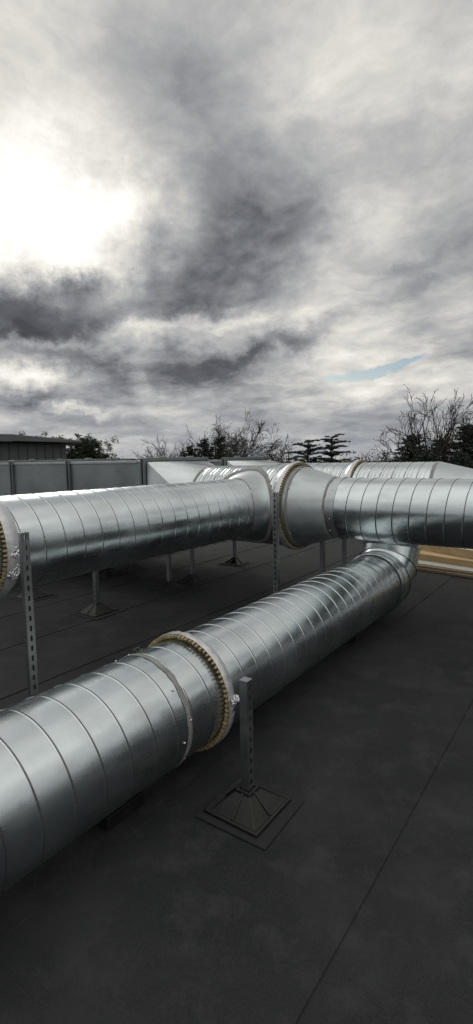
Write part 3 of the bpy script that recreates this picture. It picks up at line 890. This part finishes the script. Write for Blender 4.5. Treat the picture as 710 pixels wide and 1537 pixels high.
def conifer(px, ptop, dist, halfw, label, seed, tiers=8, flat_top=True, bottom=-1.5, dens=1.0, name='cedar_tree', cat='tree', group='conifers beyond the roof', gap=1.0, droop=0.0, size=.13):
    x, y, zt_ = place(px, ptop, dist); rnd = random.Random(seed)
    t = empty(name, (x, y, GZ), label, cat, group); hh = zt_ - GZ
    mt = MB(); pts = [V3((.10 * rnd.gauss(0, 1), .10 * rnd.gauss(0, 1), (hh - .3) * i / 8)) for i in range(9)]
    tube(mt, pts, [.28 * (1 - .88 * i / 8) + .02 for i in range(9)], 8); mt.build('trunk', BARK, t, True)
    br = MB(); fo = MB(); z0 = bottom - GZ; span = hh - z0
    nb = tiers * 8
    for b in range(nb):
        f = (b + rnd.random()) / nb                    # 0 top, 1 bottom
        z = hh - .12 - span * f
        if flat_top:
            z = hh - .15 - span * (round(f * tiers) / tiers * .6 + f * .4) + rnd.gauss(0, .12)
            w = halfw * (.55 + .45 * min(1, f * 2.0)) * rnd.choice((.4, .6, .8, 1.0, 1.2))
        else: w = halfw * (.08 + .92 * f ** .75) * rnd.uniform(.65, 1.15)
        a = b * 2.399 + rnd.uniform(-.5, .5); L = max(.25, w)
        rise = (.10 if flat_top else rnd.uniform(-.10, .16))
        p0 = V3((0, 0, z - .18)); p1 = V3((cos(a) * L, sin(a) * L, z + rise * L - .05))
        ps = [p0.lerp(p1, q / 4) + V3((0, 0, .10 * L * sin(pi * q / 4))) for q in range(5)]
        tube(br, ps, [.05, .04, .03, .02, .008], 4)
        m = max(3, int(L / .20))
        for q in range(m):
            fr = .18 + .84 * (q + rnd.random()) / m
            c = p0.lerp(p1, min(fr, 1.02)) + V3((0, 0, .10 * L * sin(pi * min(fr, 1)) + .03))
            rad = (.13 + .16 * L * (1 - .6 * fr)) * rnd.uniform(.6, 1.3)
            c += V3((rnd.gauss(0, .12), rnd.gauss(0, .12), rnd.gauss(0, .02)))
            needle_clump(fo, rnd, c, rad, int(20 * dens), .22 if flat_top else .30, size)
    if not flat_top: needle_clump(fo, rnd, V3((0, 0, hh - .2)), .2, 50, 1.6, size)
    br.build('branches', BARK, t, True); fo.build('foliage', NEEDLE, t)
    return t

def pine_bush(px, ptop, dist, halfw, label, seed, n_=26, down=2.4, lift=0.0):
    """open pine crown: needle tufts at the ends of curving branches"""
    x, y, zt_ = place(px, ptop, dist); rnd = random.Random(seed)
    t = empty('pine_tree', (x, y, GZ), label, 'tree', 'conifers beyond the roof'); hh = zt_ - GZ
    mt = MB(); pts = [V3((rnd.gauss(0, .1), rnd.gauss(0, .1), (hh - 1.0) * i / 8)) for i in range(9)]
    tube(mt, pts, [.22 * (1 - .7 * i / 8) for i in range(9)], 8); mt.build('trunk', BARK, t, True)
    br = MB(); fo = MB()
    for i in range(n_):
        a = rnd.uniform(0, 2 * pi); L = halfw * rnd.uniform(.3, 1.0)
        z1 = hh - rnd.random() * down - .35 * (L / halfw) ** 2
        p0 = V3((0, 0, max(1, z1 - rnd.uniform(.6, 1.8)))); p1 = V3((cos(a) * L, sin(a) * L, z1 - .15))
        ps = [p0.lerp(p1, q / 4) + V3((0, 0, -.2 * sin(pi * q / 4))) for q in range(5)]
        tube(br, ps, [.06, .05, .04, .03, .015], 4)
        for q in range(5):
            c = p1 + V3((rnd.gauss(0, .25), rnd.gauss(0, .25), rnd.gauss(0, .14)))
            needle_clump(fo, rnd, c, rnd.uniform(.14, .26), 46, .9, .085)
    br.build('branches', BARK, t, True); fo.build('foliage', PINE, t)
    return t

# left: pine behind the plant room
pine_bush(122, 649, 26, 1.15, 'dark open pine crown just right of the plant room roof', 31, 34, 1.2)
pine_bush(66, 650, 27, .85, 'small pine tips showing above the plant room roof', 32, 20, 1.0)
bare_tree(149, 668, 34, -1.0, .9, 'tiny bare tree right of the dark pine on the left', 33, 4, .05, 3)
# middle
bare_tree(250, 651, 44, -3.4, 3.4, 'low wide bare tree left of the tall middle one', 41, 9, .10, 4, .6, (5, 5, 5, 3))
bare_tree(292, 636, 46, -3.4, 2.8, 'bare tree against the left side of the tall middle one', 42, 8, .10, 4, .55, (5, 5, 4, 3))
bare_tree(350, 612, 44, -3.2, 6.2, 'tallest bare tree in the middle above the square to round duct ends', 43, 15, .14, 5, .62, (6, 5, 4, 4, 3))
bare_tree(418, 651, 46, -1.8, 1.6, 'slender bare tree between the tall middle one and the flat topped cedars', 46, 6, .07, 4, .5, (5, 4, 4, 3))
for (px, pt, sd_, lb) in ((306, 654, 51, 'small dark conifer at the foot of the middle bare trees, left one'), (329, 650, 52, 'small dark conifer at the foot of the middle bare trees, right one'), (284, 664, 53, 'lowest dark conifer left of the two below the middle bare tree')):
    conifer(px, pt + 3, 38, 1.9, lb, sd_, 12, False, -.9, 1.3, 'conifer_tree', size=.08)
conifer(463, 659, 48, 2.0, 'left flat topped cedar of the pair in the middle distance', 61, 5, True, .2, 1.2, size=.11)
conifer(499, 652, 48, 1.55, 'right flat topped cedar of the pair, slightly taller', 62, 6, True, .2, 1.2, size=.11)
# right
conifer(620, 650, 34, 2.6, 'broad dark cedar at the foot of the tall bare tree on the right', 71, 11, False, -.9, 1.2, size=.11)
conifer(660, 656, 36, 2.2, 'dark cedar between the two largest on the right', 72, 9, False, -.9, 1.2, size=.11)
conifer(702, 636, 33, 2.6, 'dark cedar cut by the right edge', 73, 12, False, -.9, 1.2, size=.11)
conifer(775, 640, 34, 2.4, 'dark cedar beyond the right edge', 74, 10, False, -1.2, .8)
conifer(640, 676, 30, 2.6, 'low dark evergreen filling the gap under the right hand cedars', 75, 9, False, -1.6, 1.2, 'evergreen_shrub', size=.11)
conifer(690, 676, 29, 2.4, 'low dark evergreen at the right edge above the cone of the far duct', 76, 9, False, -1.6, 1.2, 'evergreen_shrub', size=.11)
bare_tree(634, 570, 32, .2, 4.2, 'tall bare tree with spreading limbs above the cedars on the right', 86, 7, .10, 4, .58, (5, 4, 3, 3), lean=(.3, .3))
bare_tree(668, 596, 33, .2, 1.7, 'bare tree close right of the tall spreading one', 87, 6, .08, 4, .48, (4, 4, 3, 3))
bare_tree(706, 590, 33, .0, 1.6, 'bare tree cut by the right edge above the cedars', 88, 6, .08, 4, .48, (4, 4, 3, 3))
bare_tree(582, 668, 36, -.8, .9, 'sparse low bare tree left of the right hand cedars', 84, 5, .04, 3, .5)
for i, (px, pt, lb) in enumerate(((540, 674, 'low rounded bare tree right of the flat topped cedars'), (562, 679, 'lowest bare tree on the skyline between cedars and right hand trees'), (398, 662, 'faint bare tree right of the tall middle one'), (222, 668, 'faint low bare tree far left of the middle group'))):
    bare_tree(px, pt, 70, -4.0, 2.6, lb, 90 + i, 8, .08, 4, .55, (5, 4, 4, 3))

# distant wood: one uncountable mass along the skyline
rnd = random.Random(7); wd = MB()
for i in range(6000):
    a = radians(rnd.uniform(-180, 180)); ds = rnd.uniform(95, 150); az_ = math.degrees(a)
    side = max(0.0, min(1.0, (az_ - 2) / 14.0)) * max(0.0, min(1.0, (150 - az_) / 30.0))  # unseen right flank, made taller and nearer to darken the duct reflections
    ds *= 1 - .55 * side
    hgt = 8.6 + 1.5 * noise.noise(V3((a * 9, ds * .02, 0))) + 1.0 * noise.noise(V3((a * 40, ds * .05, 4))) + side * (7.5 + 3.5 * noise.noise(V3((a * 14, 2, 9))))
    c = V3((sin(a) * ds, cos(a) * ds, GZ + hgt * rnd.random() ** .45))
    for q in range(13):
        u = V3((rnd.gauss(0, 1.1), rnd.gauss(0, 1.1), rnd.gauss(0, .55))); s = rnd.uniform(.25, .6)
        b1 = V3((rnd.gauss(0, 1), rnd.gauss(0, 1), rnd.gauss(0, 1))).normalized() * s; b2 = b1.cross(V3((rnd.gauss(0, 1), rnd.gauss(0, 1), rnd.gauss(0, 1)))).normalized() * s * .5
        wd.add([c + u - b1, c + u + b1, c + u + b2], [(0, 1, 2)])
o = wd.build('distant_wood', SCRUB); tag(o, 'brown leafless wood along the far skyline', 'wood', kind='stuff')
